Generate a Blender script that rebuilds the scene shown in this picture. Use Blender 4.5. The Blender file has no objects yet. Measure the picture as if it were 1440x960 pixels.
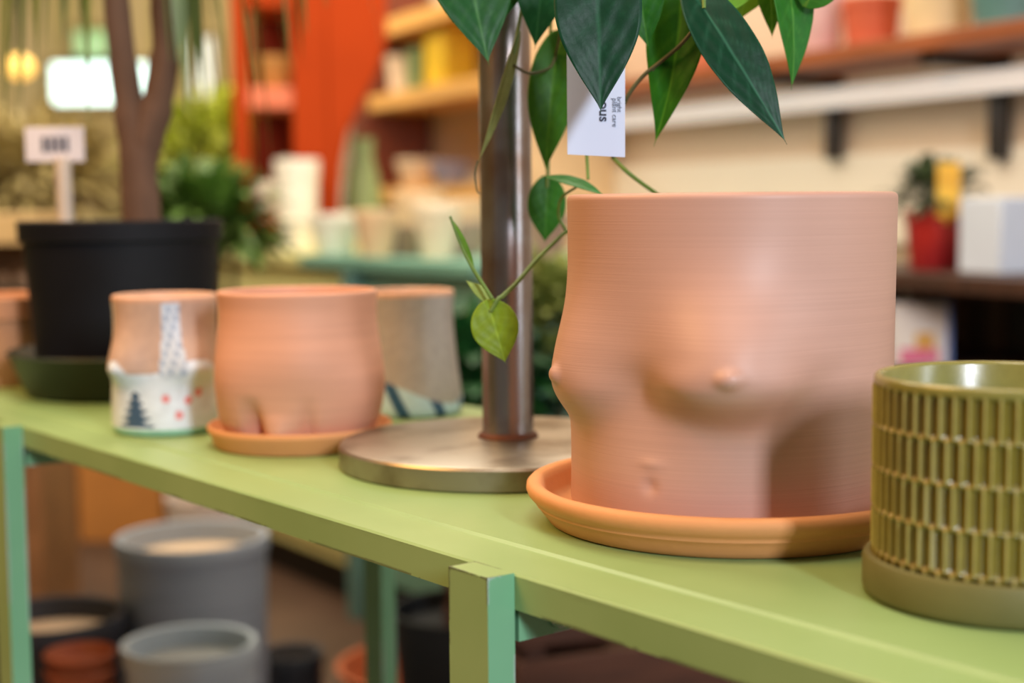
import bpy, bmesh, math, random
from mathutils import Vector, Matrix
random.seed(7)
PI = math.pi
SC = bpy.context.scene
COL = SC.collection

# ------------------------------------------------------------------ camera
FPX = 2100.0                      # focal length in pixels of the 1440x960 frame
CZ = 0.94                         # camera height above the floor
PITCH = math.atan(190/FPX)
ROLL = 0.009
F = Vector((0, math.cos(PITCH), -math.sin(PITCH)))
_U = Vector((0, math.sin(PITCH), math.cos(PITCH)))
_R = Vector((1, 0, 0))
RR = _R*math.cos(ROLL) - _U*math.sin(ROLL)
UU = _U*math.cos(ROLL) + _R*math.sin(ROLL)
cd = bpy.data.cameras.new('camera')
cam = bpy.data.objects.new('camera', cd)
COL.objects.link(cam)
M = Matrix((RR, UU, -F)).transposed().to_4x4()
M.translation = Vector((0, 0, CZ))
cam.matrix_world = M
cd.sensor_width = 36.0
cd.lens = FPX/1440*36
cd.clip_start = 0.05
cd.dof.use_dof = True
cd.dof.focus_distance = 0.86
cd.dof.aperture_fstop = 3.8
SC.camera = cam

# ------------------------------------------------------------------ light
w = bpy.data.worlds.new('world'); SC.world = w
w.use_nodes = True
bg = w.node_tree.nodes['Background']
bg.inputs[0].default_value = (1.0, 0.93, 0.86, 1)
bg.inputs[1].default_value = 0.17

def area(name, loc, target, sx, sy, power, color):
    l = bpy.data.lights.new(name, 'AREA')
    l.shape = 'RECTANGLE'; l.size = sx; l.size_y = sy
    l.energy = power; l.color = color
    o = bpy.data.objects.new(name, l); COL.objects.link(o)
    o.location = loc
    o.rotation_euler = (Vector(target)-Vector(loc)).to_track_quat('-Z', 'Y').to_euler()
    return o
area('shop_window_daylight', (1.06, -1.55, 1.80), (0.13, 0.92, 0.84), 0.22, 0.75, 66, (0.84, 0.90, 1.0))
area('warm_shop_lamp_left', (-1.25, 0.7, 2.15), (0.0, 1.0, 0.8), 0.9, 0.9, 30, (1.0, 0.52, 0.15))
area('overhead_fill_back', (0.3, 3.6, 2.9), (0.3, 4.2, 0.8), 2.5, 2.5, 90, (1.0, 0.90, 0.75))  # unseen overhead fill, added to light the background
area('window_right', (2.3, -0.15, 1.55), (0.1, 1.0, 0.85), 0.4, 1.2, 15, (0.84, 0.92, 1.0))
area('ceiling_lamp_front', (0.0, 0.35, 2.3), (0.1, 0.9, 0.8), 0.6, 0.6, 10, (1.0, 0.88, 0.72))
area('overhead_fill_left', (-1.3, 2.5, 2.8), (-0.7, 3.4, 0.4), 0.9, 0.9, 42, (1.0, 0.87, 0.66))  # unseen light added to lift the counter and the middle distance
area('overhead_fill_far', (-1.3, 4.9, 2.4), (-0.5, 5.9, 1.2), 0.8, 0.8, 34, (1.0, 0.84, 0.62))  # unseen, added to brighten the dark wall behind the pine shelf
area('overhead_fill_table', (-0.3, 1.7, 2.6), (-0.25, 1.4, 0.75), 0.9, 0.9, 20, (1.0, 0.86, 0.62))  # added overhead light that lifts the left part of the table top

SC.view_settings.view_transform = 'Standard'
SC.view_settings.look = 'None'
SC.view_settings.exposure = -0.10
SC.view_settings.gamma = 1.0
SC.view_settings.use_curve_mapping = False

# ------------------------------------------------------------------ helpers
def ray(px, py):
    return F*FPX + RR*(px-720) + UU*(480-py)
def G(px, py, z):                 # point at world height z
    r = ray(px, py); t = (z-CZ)/r.z
    return Vector((r.x*t, r.y*t, z))
def P(px, py, Y):                 # point at world depth Y
    r = ray(px, py); t = Y/r.y
    return Vector((r.x*t, Y, CZ+r.z*t))

def s2l(c):
    r = []
    for v in c:
        v /= 255.0
        r.append(v/12.92 if v <= 0.04045 else ((v+0.055)/1.055)**2.4)
    return (*r, 1.0)

_mats = {}
def mat(name, rgb, rough=0.6, metal=0.0, var=0.12, scale=12.0, bump=0.0, bscale=60.0, stretch=(1,1,1), spec=0.5, rgb2=None, coat=0.0, emit=None, estr=0.0, trans=0.0):
    if name in _mats: return _mats[name]
    m = bpy.data.materials.new(name); m.use_nodes = True
    nt = m.node_tree; b = nt.nodes['Principled BSDF']
    tc = nt.nodes.new('ShaderNodeTexCoord')
    mp = nt.nodes.new('ShaderNodeMapping'); mp.inputs['Scale'].default_value = stretch
    nt.links.new(tc.outputs['Object'], mp.inputs['Vector'])
    n = nt.nodes.new('ShaderNodeTexNoise'); n.inputs['Scale'].default_value = scale; n.inputs['Detail'].default_value = 4
    nt.links.new(mp.outputs[0], n.inputs['Vector'])
    cr = nt.nodes.new('ShaderNodeValToRGB')
    c = s2l(rgb)
    if rgb2:
        c2 = s2l(rgb2)
        cr.color_ramp.elements[0].color = c; cr.color_ramp.elements[1].color = c2
        cr.color_ramp.elements[0].position = .35; cr.color_ramp.elements[1].position = .65
    else:
        cr.color_ramp.elements[0].color = tuple(v*(1-var) for v in c[:3])+(1,)
        cr.color_ramp.elements[1].color = tuple(min(1, v*(1+var)) for v in c[:3])+(1,)
        cr.color_ramp.elements[0].position = .3; cr.color_ramp.elements[1].position = .7
    nt.links.new(n.outputs['Fac'], cr.inputs['Fac'])
    nt.links.new(cr.outputs['Color'], b.inputs['Base Color'])
    b.inputs['Roughness'].default_value = rough
    b.inputs['Metallic'].default_value = metal
    b.inputs['Specular IOR Level'].default_value = spec
    b.inputs['Coat Weight'].default_value = coat
    if bump:
        n2 = nt.nodes.new('ShaderNodeTexNoise'); n2.inputs['Scale'].default_value = bscale; n2.inputs['Detail'].default_value = 3
        nt.links.new(mp.outputs[0], n2.inputs['Vector'])
        bp = nt.nodes.new('ShaderNodeBump'); bp.inputs['Strength'].default_value = bump; bp.inputs['Distance'].default_value = 0.001
        nt.links.new(n2.outputs['Fac'], bp.inputs['Height'])
        nt.links.new(bp.outputs['Normal'], b.inputs['Normal'])
    if emit:
        b.inputs['Emission Color'].default_value = s2l(emit)
        b.inputs['Emission Strength'].default_value = estr
    _mats[name] = m
    return m

def mat_attr(name, rough=0.6, spec=0.5, bump=0.0, bscale=200, stretch=(1,1,1), var=0.08, trans=None):
    """colour comes from the mesh's painted pattern (attribute Col) with a little noise"""
    if name in _mats: return _mats[name]
    m = bpy.data.materials.new(name); m.use_nodes = True
    nt = m.node_tree; b = nt.nodes['Principled BSDF']
    a = nt.nodes.new('ShaderNodeAttribute'); a.attribute_name = 'Col'
    tc = nt.nodes.new('ShaderNodeTexCoord')
    mp = nt.nodes.new('ShaderNodeMapping'); mp.inputs['Scale'].default_value = stretch
    nt.links.new(tc.outputs['Object'], mp.inputs['Vector'])
    n = nt.nodes.new('ShaderNodeTexNoise'); n.inputs['Scale'].default_value = bscale; n.inputs['Detail'].default_value = 3
    nt.links.new(mp.outputs[0], n.inputs['Vector'])
    mr = nt.nodes.new('ShaderNodeMapRange'); mr.inputs[1].default_value = .3; mr.inputs[2].default_value = .7
    mr.inputs[3].default_value = 1-var; mr.inputs[4].default_value = 1+var
    nt.links.new(n.outputs['Fac'], mr.inputs[0])
    mx = nt.nodes.new('ShaderNodeVectorMath'); mx.operation = 'SCALE'
    nt.links.new(a.outputs['Color'], mx.inputs[0]); nt.links.new(mr.outputs[0], mx.inputs['Scale'])
    nt.links.new(mx.outputs[0], b.inputs['Base Color'])
    b.inputs['Roughness'].default_value = rough
    b.inputs['Specular IOR Level'].default_value = spec
    if bump:
        bp = nt.nodes.new('ShaderNodeBump'); bp.inputs['Strength'].default_value = bump; bp.inputs['Distance'].default_value = 0.0006
        nt.links.new(n.outputs['Fac'], bp.inputs['Height'])
        nt.links.new(bp.outputs['Normal'], b.inputs['Normal'])
    if trans:
        out = nt.nodes['Material Output']
        t = nt.nodes.new('ShaderNodeBsdfTranslucent')
        t2 = nt.nodes.new('ShaderNodeVectorMath'); t2.operation = 'MULTIPLY'; t2.inputs[1].default_value = (1.6, 1.9, .6)
        nt.links.new(mx.outputs[0], t2.inputs[0]); nt.links.new(t2.outputs[0], t.inputs['Color'])
        ms = nt.nodes.new('ShaderNodeMixShader'); ms.inputs[0].default_value = trans
        nt.links.new(b.outputs[0], ms.inputs[1]); nt.links.new(t.outputs[0], ms.inputs[2])
        nt.links.new(ms.outputs[0], out.inputs['Surface'])
    _mats[name] = m
    return m

def mesh_obj(name, verts, faces, m, parent=None, smooth=True, loc=None, cols=None, angle=None):
    me = bpy.data.meshes.new(name)
    me.from_pydata([tuple(v) for v in verts], [], faces)
    me.validate()
    me.materials.append(m)
    if smooth:
        me.polygons.foreach_set('use_smooth', [True]*len(me.polygons))
        if angle: me.set_sharp_from_angle(angle=math.radians(angle))
    if cols:
        ca = me.color_attributes.new('Col', 'FLOAT_COLOR', 'POINT')
        for i, c in enumerate(cols): ca.data[i].color = c
    o = bpy.data.objects.new(name, me); COL.objects.link(o)
    if loc is not None: o.location = loc
    if parent: o.parent = parent
    return o

def tag(o, label=None, cat=None, group=None, kind=None):
    if label: o['label'] = label
    if cat: o['category'] = cat
    if group: o['group'] = group
    if kind: o['kind'] = kind
    return o
def empty(name, loc, rz=0, label=None, cat=None, group=None):
    o = bpy.data.objects.new(name, None); COL.objects.link(o)
    o.location = loc; o.rotation_euler = (0, 0, rz)
    return tag(o, label, cat, group)
def copy_tree(o, parent=None):
    c = o.copy(); COL.objects.link(c)
    if parent: c.parent = parent
    for ch in [x for x in bpy.data.objects if x.parent == o]: copy_tree(ch, c)
    return c

class MB:
    def __init__(s): s.v = []; s.f = []
    def add(s, v, f):
        b = len(s.v); s.v += [Vector(x) for x in v]; s.f += [tuple(b+i for i in q) for q in f]; return s
    def box(s, x0, x1, y0, y1, z0, z1):
        return s.add([(x0,y0,z0),(x1,y0,z0),(x1,y1,z0),(x0,y1,z0),(x0,y0,z1),(x1,y0,z1),(x1,y1,z1),(x0,y1,z1)],
                     [(0,3,2,1),(4,5,6,7),(0,1,5,4),(1,2,6,5),(2,3,7,6),(3,0,4,7)])
    def tube(s, pts, rads, n=10, cap=True):
        pts = [Vector(p) for p in pts]
        if not isinstance(rads, (list, tuple)): rads = [rads]*len(pts)
        vs = []; fs = []; prev = None
        for i, p in enumerate(pts):
            d = (pts[min(i+1, len(pts)-1)]-pts[max(i-1, 0)]).normalized()
            a = prev if prev is not None else (Vector((0,0,1)) if abs(d.z) < .9 else Vector((1,0,0)))
            x = (a - d*a.dot(d)).normalized(); y = d.cross(x); prev = x
            for k in range(n):
                t = 2*PI*k/n
                vs.append(p + (x*math.cos(t)+y*math.sin(t))*rads[i])
        for i in range(len(pts)-1):
            for k in range(n):
                k2 = (k+1) % n
                fs.append((i*n+k, i*n+k2, (i+1)*n+k2, (i+1)*n+k))
        if cap:
            fs.append(tuple(range(n-1, -1, -1))); fs.append(tuple((len(pts)-1)*n+k for k in range(n)))
        return s.add(vs, fs)
    def lathe(s, prof, n=64, c=(0,0,0)):
        vs = []; fs = []; idx = []
        for (r, z) in prof:
            if r < 1e-6: idx.append([len(vs)]*n); vs.append((c[0], c[1], c[2]+z))
            else:
                idx.append(list(range(len(vs), len(vs)+n)))
                vs += [(c[0]+r*math.cos(2*PI*k/n), c[1]+r*math.sin(2*PI*k/n), c[2]+z) for k in range(n)]
        for i in range(len(prof)-1):
            for k in range(n):
                k2 = (k+1) % n
                q = [idx[i][k], idx[i][k2], idx[i+1][k2], idx[i+1][k]]
                u = []
                for a in q:
                    if a not in u: u.append(a)
                if len(u) > 2: fs.append(tuple(u))
        return s.add(vs, fs)
    def prism(s, poly, y0, y1):       # poly in xz, extruded along y
        n = len(poly)
        v = [(x, y0, z) for x, z in poly]+[(x, y1, z) for x, z in poly]
        f = [tuple(range(n)), tuple(range(2*n-1, n-1, -1))]+[(i, i+n, (i+1) % n+n, (i+1) % n) for i in range(n)]
        return s.add(v, f)
    def xf(s, m):
        s.v = [m @ v for v in s.v]; return s
    def build(s, name, m, parent=None, loc=None, smooth=True, angle=40, bevel=0, rz=None):
        o = mesh_obj(name, s.v, s.f, m, parent, smooth, loc, None, angle)
        bm = bmesh.new(); bm.from_mesh(o.data); bmesh.ops.recalc_face_normals(bm, faces=bm.faces); bm.to_mesh(o.data); bm.free()
        if rz is not None: o.rotation_euler.z = rz
        if bevel:
            b = o.modifiers.new('bevel', 'BEVEL'); b.width = bevel; b.segments = 2; b.limit_method = 'ANGLE'
            b.harden_normals = False
        return o

def bez(pts, n=14):
    """smooth curve through points (Catmull-Rom)"""
    pts = [Vector(p) for p in pts]; out = []
    q = [pts[0]*2-pts[1]]+pts+[pts[-1]*2-pts[-2]]
    for i in range(1, len(q)-2):
        for k in range(n):
            t = k/n
            out.append(.5*((2*q[i])+(q[i+1]-q[i-1])*t+(2*q[i-1]-5*q[i]+4*q[i+1]-q[i+2])*t*t+(-q[i-1]+3*q[i]-3*q[i+1]+q[i+2])*t**3))
    out.append(pts[-1]); return out

# ------------------------------------------------------------------ places
TZ = 0.75                                # table border height
E0 = G(36, 600, TZ); E1 = G(1000, 889.5, TZ)
ED = (E1-E0).normalized()                # along the table's front edge, towards the right and near
EN = Vector((-ED.y, ED.x, 0)); EN = EN if EN.y > 0 else -EN      # inward, away from the camera
TANG = math.atan2(ED.y, ED.x)
TO = G(633, 786, TZ)
TO = E0 + ED*(TO-E0).dot(ED)
def T(u, v, z=0): return TO + ED*u + EN*v + Vector((0, 0, z))
TIN = 0.0015                             # the inset sheet stands a hair above the border
ZS = TZ+TIN

# right hand wall: runs away from the camera towards the left
W0 = Vector((1.03, 3.0, 0)); WD = Vector((-0.447, 0.894, 0)).normalized(); WN = Vector((-WD.y, WD.x, 0))   # WN points into the room
WANG = math.atan2(WD.y, WD.x)
def W(t, n, z): return W0 + WD*t + WN*n + Vector((0, 0, z))
def WT(px, n, py=290):                   # distance along the wall seen at a pixel column, n in front of the wall
    r = ray(px, py); k = r.x/r.y
    a = W0 + WN*n
    return (k*a.y-a.x)/(WD.x-k*WD.y)
def WZ(px, py, n):
    t = WT(px, n, py); p = W(t, n, 0); return P(px, py, p.y).z

# ------------------------------------------------------------------ structure
m_floor = mat('brown_floor', (96, 72, 56), .55, var=.25, scale=3, bump=.3, bscale=20)
MB().box(-6, 5, -3, 9.5, -.1, 0).build('floor', m_floor)['kind'] = 'structure'
m_tan = mat('tan_wall_paint', (212, 192, 168), .8, var=.05, scale=2)
m_cream = mat('cream_wall_glow', (238, 229, 212), .7, var=.04, scale=2)
def wall_piece(name, t0, t1, n0, n1, z0, z1, m, bevel=0):
    mb = MB().box(t0, t1, n0, n1, z0, z1)
    mb.xf(Matrix.Translation(W0) @ Matrix(((WD.x, WN.x, 0, 0), (WD.y, WN.y, 0, 0), (0, 0, 1, 0), (0, 0, 0, 1))))
    return mb.build(name, m, bevel=bevel)
tag(wall_piece('wall_right', -5.5, 5.2, -.12, 0, 0, 3, m_tan), kind='structure')
tag(wall_piece('wall_glow_band', -2, 4.5, 0, .02, .85, WZ(1100, 222, .02), m_cream), kind='structure')  # paler lower band carries the under-shelf light in its colour
m_back = mat('olive_tan_wall', (222, 200, 150), .85, rgb2=(196, 180, 112), scale=2.2, stretch=(3, 1, .35))
MB().box(-6, .2, 7.3, 7.42, 0, 3).build('wall_back', m_back)['kind'] = 'structure'
MB().box(-6, -5.88, -3, 7.3, 0, 3).build('wall_left', m_back)['kind'] = 'structure'

# lit window with frame in the back wall
def window(name, x0, y0, x1, y1, col, strength):
    a = P(x0, y1, 7.26); b = P(x1, y0, 7.26)
    fr = MB()
    t = .03
    fr.box(a.x-t, b.x+t, 7.24, 7.3, a.z-t, a.z); fr.box(a.x-t, b.x+t, 7.24, 7.3, b.z, b.z+t)
    fr.box(a.x-t, a.x, 7.24, 7.3, a.z, b.z); fr.box(b.x, b.x+t, 7.24, 7.3, a.z, b.z)
    f = tag(fr.build(name, mat('window_frame_paint', (170, 150, 100), .6)), kind='structure')
    MB().box(a.x, b.x, 7.27, 7.29, a.z, b.z).build('pane', mat('pane_'+name, (200, 220, 215), .2, emit=col, estr=strength), f)
window('window_1', 74, 88, 207, 146, (215, 245, 235), 3.2)
window('window_2', 270, 52, 300, 135, (235, 225, 205), 1.0)
window('window_3', 105, 42, 152, 80, (120, 190, 70), .8)

# ------------------------------------------------------------------ green table
def paint(name, rgb, rgb2, zt, zb, along=True, chip=0.5, dark=(58, 44, 34), inner=None):
    """chipped gloss paint: bare metal shows along the edges"""
    m = bpy.data.materials.new(name); m.use_nodes = True
    nt = m.node_tree; b = nt.nodes['Principled BSDF']
    tc = nt.nodes.new('ShaderNodeTexCoord')
    n = nt.nodes.new('ShaderNodeTexNoise'); n.inputs['Scale'].default_value = 5; n.inputs['Detail'].default_value = 5
    nt.links.new(tc.outputs['Object'], n.inputs['Vector'])
    cr = nt.nodes.new('ShaderNodeValToRGB')
    cr.color_ramp.elements[0].color = s2l(rgb); cr.color_ramp.elements[1].color = s2l(rgb2)
    cr.color_ramp.elements[0].position = .35; cr.color_ramp.elements[1].position = .65
    nt.links.new(n.outputs['Fac'], cr.inputs['Fac'])
    # chips
    bv = nt.nodes.new('ShaderNodeBevel'); bv.inputs['Radius'].default_value = .005; bv.samples = 6
    ge = nt.nodes.new('ShaderNodeNewGeometry')
    dot = nt.nodes.new('ShaderNodeVectorMath'); dot.operation = 'DOT_PRODUCT'
    nt.links.new(bv.outputs[0], dot.inputs[0]); nt.links.new(ge.outputs['Normal'], dot.inputs[1])
    ed = nt.nodes.new('ShaderNodeMapRange'); ed.inputs[1].default_value = .99; ed.inputs[2].default_value = .75
    ed.inputs[3].default_value = 0; ed.inputs[4].default_value = 1
    nt.links.new(dot.outputs['Value'], ed.inputs[0])
    c1 = nt.nodes.new('ShaderNodeTexNoise'); c1.inputs['Scale'].default_value = 70; c1.inputs['Detail'].default_value = 6; c1.inputs['Roughness'].default_value = .7
    c2 = nt.nodes.new('ShaderNodeTexNoise'); c2.inputs['Scale'].default_value = 16; c2.inputs['Detail'].default_value = 2
    nt.links.new(tc.outputs['Object'], c1.inputs['Vector']); nt.links.new(tc.outputs['Object'], c2.inputs['Vector'])
    ad = nt.nodes.new('ShaderNodeMath'); ad.operation = 'MULTIPLY_ADD'; ad.inputs[1].default_value = 1.0
    ad.inputs[1].default_value = 1.8
    nt.links.new(c2.outputs['Fac'], ad.inputs[0]); nt.links.new(c1.outputs['Fac'], ad.inputs[2])
    mu = nt.nodes.new('ShaderNodeMath'); mu.operation = 'MULTIPLY_ADD'; mu.inputs[1].default_value = chip
    nt.links.new(ed.outputs[0], mu.inputs[0]); nt.links.new(ad.outputs[0], mu.inputs[2])
    th = nt.nodes.new('ShaderNodeMath'); th.operation = 'GREATER_THAN'; th.inputs[1].default_value = 2.06
    nt.links.new(mu.outputs[0], th.inputs[0])
    mx = nt.nodes.new('ShaderNodeMix'); mx.data_type = 'RGBA'
    nt.links.new(th.outputs[0], mx.inputs['Factor'])
    nt.links.new(cr.outputs['Color'], mx.inputs['A']); mx.inputs['B'].default_value = s2l(dark)
    nt.links.new(mx.outputs['Result'], b.inputs['Base Color'])
    b.inputs['Roughness'].default_value = .42
    bp = nt.nodes.new('ShaderNodeBump'); bp.inputs['Strength'].default_value = .25; bp.inputs['Distance'].default_value = .001
    n3 = nt.nodes.new('ShaderNodeTexNoise'); n3.inputs['Scale'].default_value = 25; n3.inputs['Detail'].default_value = 4
    nt.links.new(tc.outputs['Object'], n3.inputs['Vector']); nt.links.new(n3.outputs['Fac'], bp.inputs['Height'])
    nt.links.new(bp.outputs['Normal'], b.inputs['Normal'])
    return m
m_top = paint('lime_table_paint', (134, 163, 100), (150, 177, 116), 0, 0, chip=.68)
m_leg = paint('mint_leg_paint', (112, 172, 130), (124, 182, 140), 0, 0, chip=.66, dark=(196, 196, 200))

table = empty('display_table', TO - Vector((0, 0, TZ)), TANG,
              'long lime green painted steel table with chipped edges and mint legs', 'table')
TL = 1.9; TR = 1.1; TD = .375
def tloc(z): return TZ+z
sgn = 1 if EN.dot(Vector((-math.sin(TANG), math.cos(TANG), 0))) > 0 else -1
def profile_sweep(mb, prof, x0, x1):
    n = len(prof); v = [(x0, a*sgn, b+TZ) for a, b in prof]+[(x1, a*sgn, b+TZ) for a, b in prof]
    f = [tuple(range(n)), tuple(range(2*n-1, n-1, -1))]+[(i, i+n, (i+1) % n+n, (i+1) % n) for i in range(n)]
    return mb.add(v, f)
# tray top: flange, border, raised sheet
mb = MB()
profile_sweep(mb, [(0, -.019), (0, -.0012), (.0012, 0), (.0388, 0), (.0408, TIN), (TD-.0415, TIN), (TD-.0385, 0), (TD, 0), (TD, -.019), (TD-.002, -.019), (TD-.002, -.003), (.002, -.003), (.002, -.019)], -TL, TR)
mb.build('table_top', m_top, table, smooth=False)
us = (0.014, -.688, -1.78, .95)
for u in us:
    for v0 in (-.0178, TD+.0002):
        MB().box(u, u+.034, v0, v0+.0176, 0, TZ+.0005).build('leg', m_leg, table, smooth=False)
        if v0 < 0:
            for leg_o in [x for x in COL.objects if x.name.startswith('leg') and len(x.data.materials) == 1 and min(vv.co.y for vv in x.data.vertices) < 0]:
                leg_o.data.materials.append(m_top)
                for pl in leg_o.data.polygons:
                    if pl.normal.y < -.5 or pl.normal.z > .5: pl.material_index = 1  # lime on outer faces, partly warm light from the left put into the colour
    r = MB().box(u+.004, u+.034, .0025, TD-.0025, TZ-.0365, TZ-.0035).build('cross_rail', m_leg, table, smooth=False)
    c = MB().tube([(u+.0338, .03, TZ-.0268), (u+.0362, .03, TZ-.0268)], .0072, 20)
    c.build('bolt_head', m_leg, r)

# ------------------------------------------------------------------ terracotta materials
m_clay = mat('pink_terracotta', (192, 148, 131), .48, var=.03, scale=4, bump=.10, bscale=9, stretch=(1, 1, 170))
m_sauc = mat('orange_terracotta', (216, 150, 96), .75, var=.07, scale=9, bump=.25, bscale=160)

def smooth01(x): x = max(0, min(1, x)); return x*x*(3-2*x)
def gs(x): return math.exp(-x*x)
def torso_mesh(rfun, H, thick, nt=240, nz=150, base=True, colf=None, incol=(0.3,.2,.15,1), lip=.003):
    """closed pot wall: outside, rounded lip, inside, floor"""
    vs = []; fs = []; cols = []
    ring = []
    def add_ring(fr, z, c):
        st = len(vs)
        for k in range(nt):
            th = 2*PI*k/nt
            r = fr(th)
            vs.append((r*math.cos(th), r*math.sin(th), z))
            cols.append(c(th) if callable(c) else c)
        ring.append(st)
    cf = colf or (lambda th, z: (1, 1, 1, 1))
    add_ring(lambda th: rfun(th, 0)-lip, 0, lambda th: cf(th, 0))
    for i in range(nz+1):
        z = lip*.5+(H-lip-lip*.5)*i/nz
        add_ring(lambda th: rfun(th, z), z, lambda th: cf(th, z))
    for a in (30, 60, 90, 135, 180):
        ra = math.radians(a)
        half = thick/2
        add_ring(lambda th: rfun(th, H)-half+half*math.cos(ra), H-lip+lip*math.sin(ra), (lambda th: cf(th, H)))
    add_ring(lambda th: rfun(th, H)-thick, H*.5, incol)
    add_ring(lambda th: rfun(th, H)*.93-thick, .012, incol)
    for a in range(len(ring)-1):
        for k in range(nt):
            k2 = (k+1) % nt
            fs.append((ring[a]+k, ring[a]+k2, ring[a+1]+k2, ring[a+1]+k))
    fs.append(tuple(ring[0]+k for k in range(nt-1, -1, -1)))
    fs.append(tuple(ring[-1]+k for k in range(nt)))
    return vs, fs, cols
def wrap(a):
    while a > PI: a -= 2*PI
    while a < -PI: a += 2*PI
    return a

# ------------------------------------------------------------------ the big torso planter
PC = Vector((.1300, .889, 0))
SR = .125
saucer_h = .021
prof = [(0, 0), (.108, 0), (.1115, .0012), (.1135, .004), (.1165, .0075), (.1185, .0105), (.1192, .0108), (.1192, .0125), (.1215, .0140), (.1238, .0165), (.1250, .0195), (.1246, .0225), (.1228, .0243),
        (.1190, .0244), (.1160, .0232), (.1140, .0190), (.1125, .0120), (.1095, .0085), (0, .0078)]
prof = [(r_*.978, z_) for r_, z_ in prof]
s = MB().lathe(prof, 160).build('saucer', m_sauc, loc=(PC.x, PC.y, ZS), angle=60)
tag(s, 'wide orange terracotta saucer under the largest pink torso planter', 'saucer')

H = .1862; RB = .0954
VIEW = math.atan2(-PC.y, -PC.x)          # towards the camera
def breast(th, z, ang, zc, A, su, svt, svb, nip):
    u = wrap(th-ang)*RB; v = z-zc
    k = smooth01((v+.012)/.024)
    sv = svb*(1-k)+svt*k
    f = A*math.exp(-((u/su)**2+(v/sv)**2)**(1.05+.55*(1-k)))
    rn = math.hypot(u, v)/.0052
    f += nip*math.exp(-rn**3)+nip*.4*math.exp(-(rn/2.1)**2)
    return f
A1 = VIEW+math.radians(0); A2 = VIEW-math.radians(64)
def r_main(th, z):
    t = z/H
    r = RB + .0012*t*t - .0028*math.exp(-((z-.03)/.03)**2)*.3
    r += breast(th, z, A1, .0890, .0270, .036, .040, .0240, .0036)
    r += breast(th, z, A2, .0830, .0138, .037, .038, .0240, .0032)
    # ribs and belly
    mid = (A1+A2)/2 + math.radians(4)
    u = wrap(th-mid)*RB
    r += .0048*gs(u/.055)*gs((z-.022)/.030)
    # centre line hollow and navel
    r -= .0014*gs(u/.018)*gs((z-.075)/.040)
    r -= .0016*gs((u-.004)/.0042)*gs((z-.026)/.0045)
    r += .0009*gs((u-.004)/.007)*gs((z-.0385)/.003)
    # foot
    if z < .006: r -= .0015*(1-z/.006)
    return r
vs, fs, cols = torso_mesh(r_main, H, .0065, 360, 200)
pot = mesh_obj('torso_planter', vs, fs, m_clay, loc=(PC.x, PC.y, ZS+.0088))
tag(pot, 'large pink terracotta planter shaped like a bare female chest', 'planter')

# ------------------------------------------------------------------ ribbed olive planter, right edge
QC = Vector((.2370, .706, 0))
m_olv_s = mat('matte_olive_clay', (106, 102, 56), .6, var=.1, scale=20, bump=.2, bscale=200)
prof = [(0, 0), (.066, 0), (.0695, .0015), (.0705, .004), (.0705, .0175), (.0695, .0195), (.0668, .0200), (.0660, .0185), (.0655, .010), (.062, .008), (0, .0075)]
prof = [(r_*.96, z_) for r_, z_ in prof]
s = MB().lathe(prof, 128).build('plant_saucer', m_olv_s, loc=(QC.x, QC.y, ZS), angle=50)
tag(s, 'olive brown straight-sided saucer under the ribbed olive planter', 'saucer')
QH = .0985; QR = .0628; NF = 58; row0 = .004; rowh = .0202
def r_rib(th, z):
    r = QR
    if z < .004: return r-.003*(1-z/.004)
    k = (QH-.0045-z)/rowh
    if k < 0: return r+.0004
    row = int(k); fr = k-row
    ph = (th*NF/(2*PI)+(.5 if row % 2 else 0)) % 1.0
    d = abs(ph-.5)*2                     # 1 at the ridge, 0 in the hollow
    hollow = (1-d**1.6)
    e = smooth01(min(fr, 1-fr)/.09)
    return r+.0010-.0034*hollow*e-.0006*(1-e)
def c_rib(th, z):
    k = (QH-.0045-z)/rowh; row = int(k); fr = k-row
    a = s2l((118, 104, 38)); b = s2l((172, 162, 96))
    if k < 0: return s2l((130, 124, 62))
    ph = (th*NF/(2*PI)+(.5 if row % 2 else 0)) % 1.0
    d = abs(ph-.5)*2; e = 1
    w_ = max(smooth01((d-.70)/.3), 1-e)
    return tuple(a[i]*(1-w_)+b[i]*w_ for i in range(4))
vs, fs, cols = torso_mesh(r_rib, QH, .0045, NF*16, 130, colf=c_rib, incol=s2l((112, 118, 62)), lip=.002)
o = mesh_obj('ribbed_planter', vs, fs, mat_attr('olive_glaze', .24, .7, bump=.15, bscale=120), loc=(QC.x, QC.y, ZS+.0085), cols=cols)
tag(o, 'olive glazed round planter with rows of short vertical flutes at right edge', 'planter')

# ------------------------------------------------------------------ steel stand
DC = Vector((-.0035, 1.104, 0))
def steel(name, base, rust, rough):
    m = bpy.data.materials.new(name); m.use_nodes = True
    nt = m.node_tree; b = nt.nodes['Principled BSDF']
    tc = nt.nodes.new('ShaderNodeTexCoord'); mp = nt.nodes.new('ShaderNodeMapping')
    nt.links.new(tc.outputs['Object'], mp.inputs[0])
    n = nt.nodes.new('ShaderNodeTexNoise'); n.inputs['Scale'].default_value = 16; n.inputs['Detail'].default_value = 7
    nt.links.new(mp.outputs[0], n.inputs[0])
    cr = nt.nodes.new('ShaderNodeValToRGB')
    cr.color_ramp.elements[0].color = s2l(base); cr.color_ramp.elements[1].color = s2l(rust)
    cr.color_ramp.elements[0].position = .45; cr.color_ramp.elements[1].position = .66
    nt.links.new(n.outputs['Fac'], cr.inputs[0]); nt.links.new(cr.outputs[0], b.inputs['Base Color'])
    b.inputs['Metallic'].default_value = .9; b.inputs['Roughness'].default_value = rough
    bp = nt.nodes.new('ShaderNodeBump'); bp.inputs['Strength'].default_value = .15; bp.inputs['Distance'].default_value = .001
    nt.links.new(n.outputs['Fac'], bp.inputs['Height']); nt.links.new(bp.outputs[0], b.inputs['Normal'])
    return m
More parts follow.
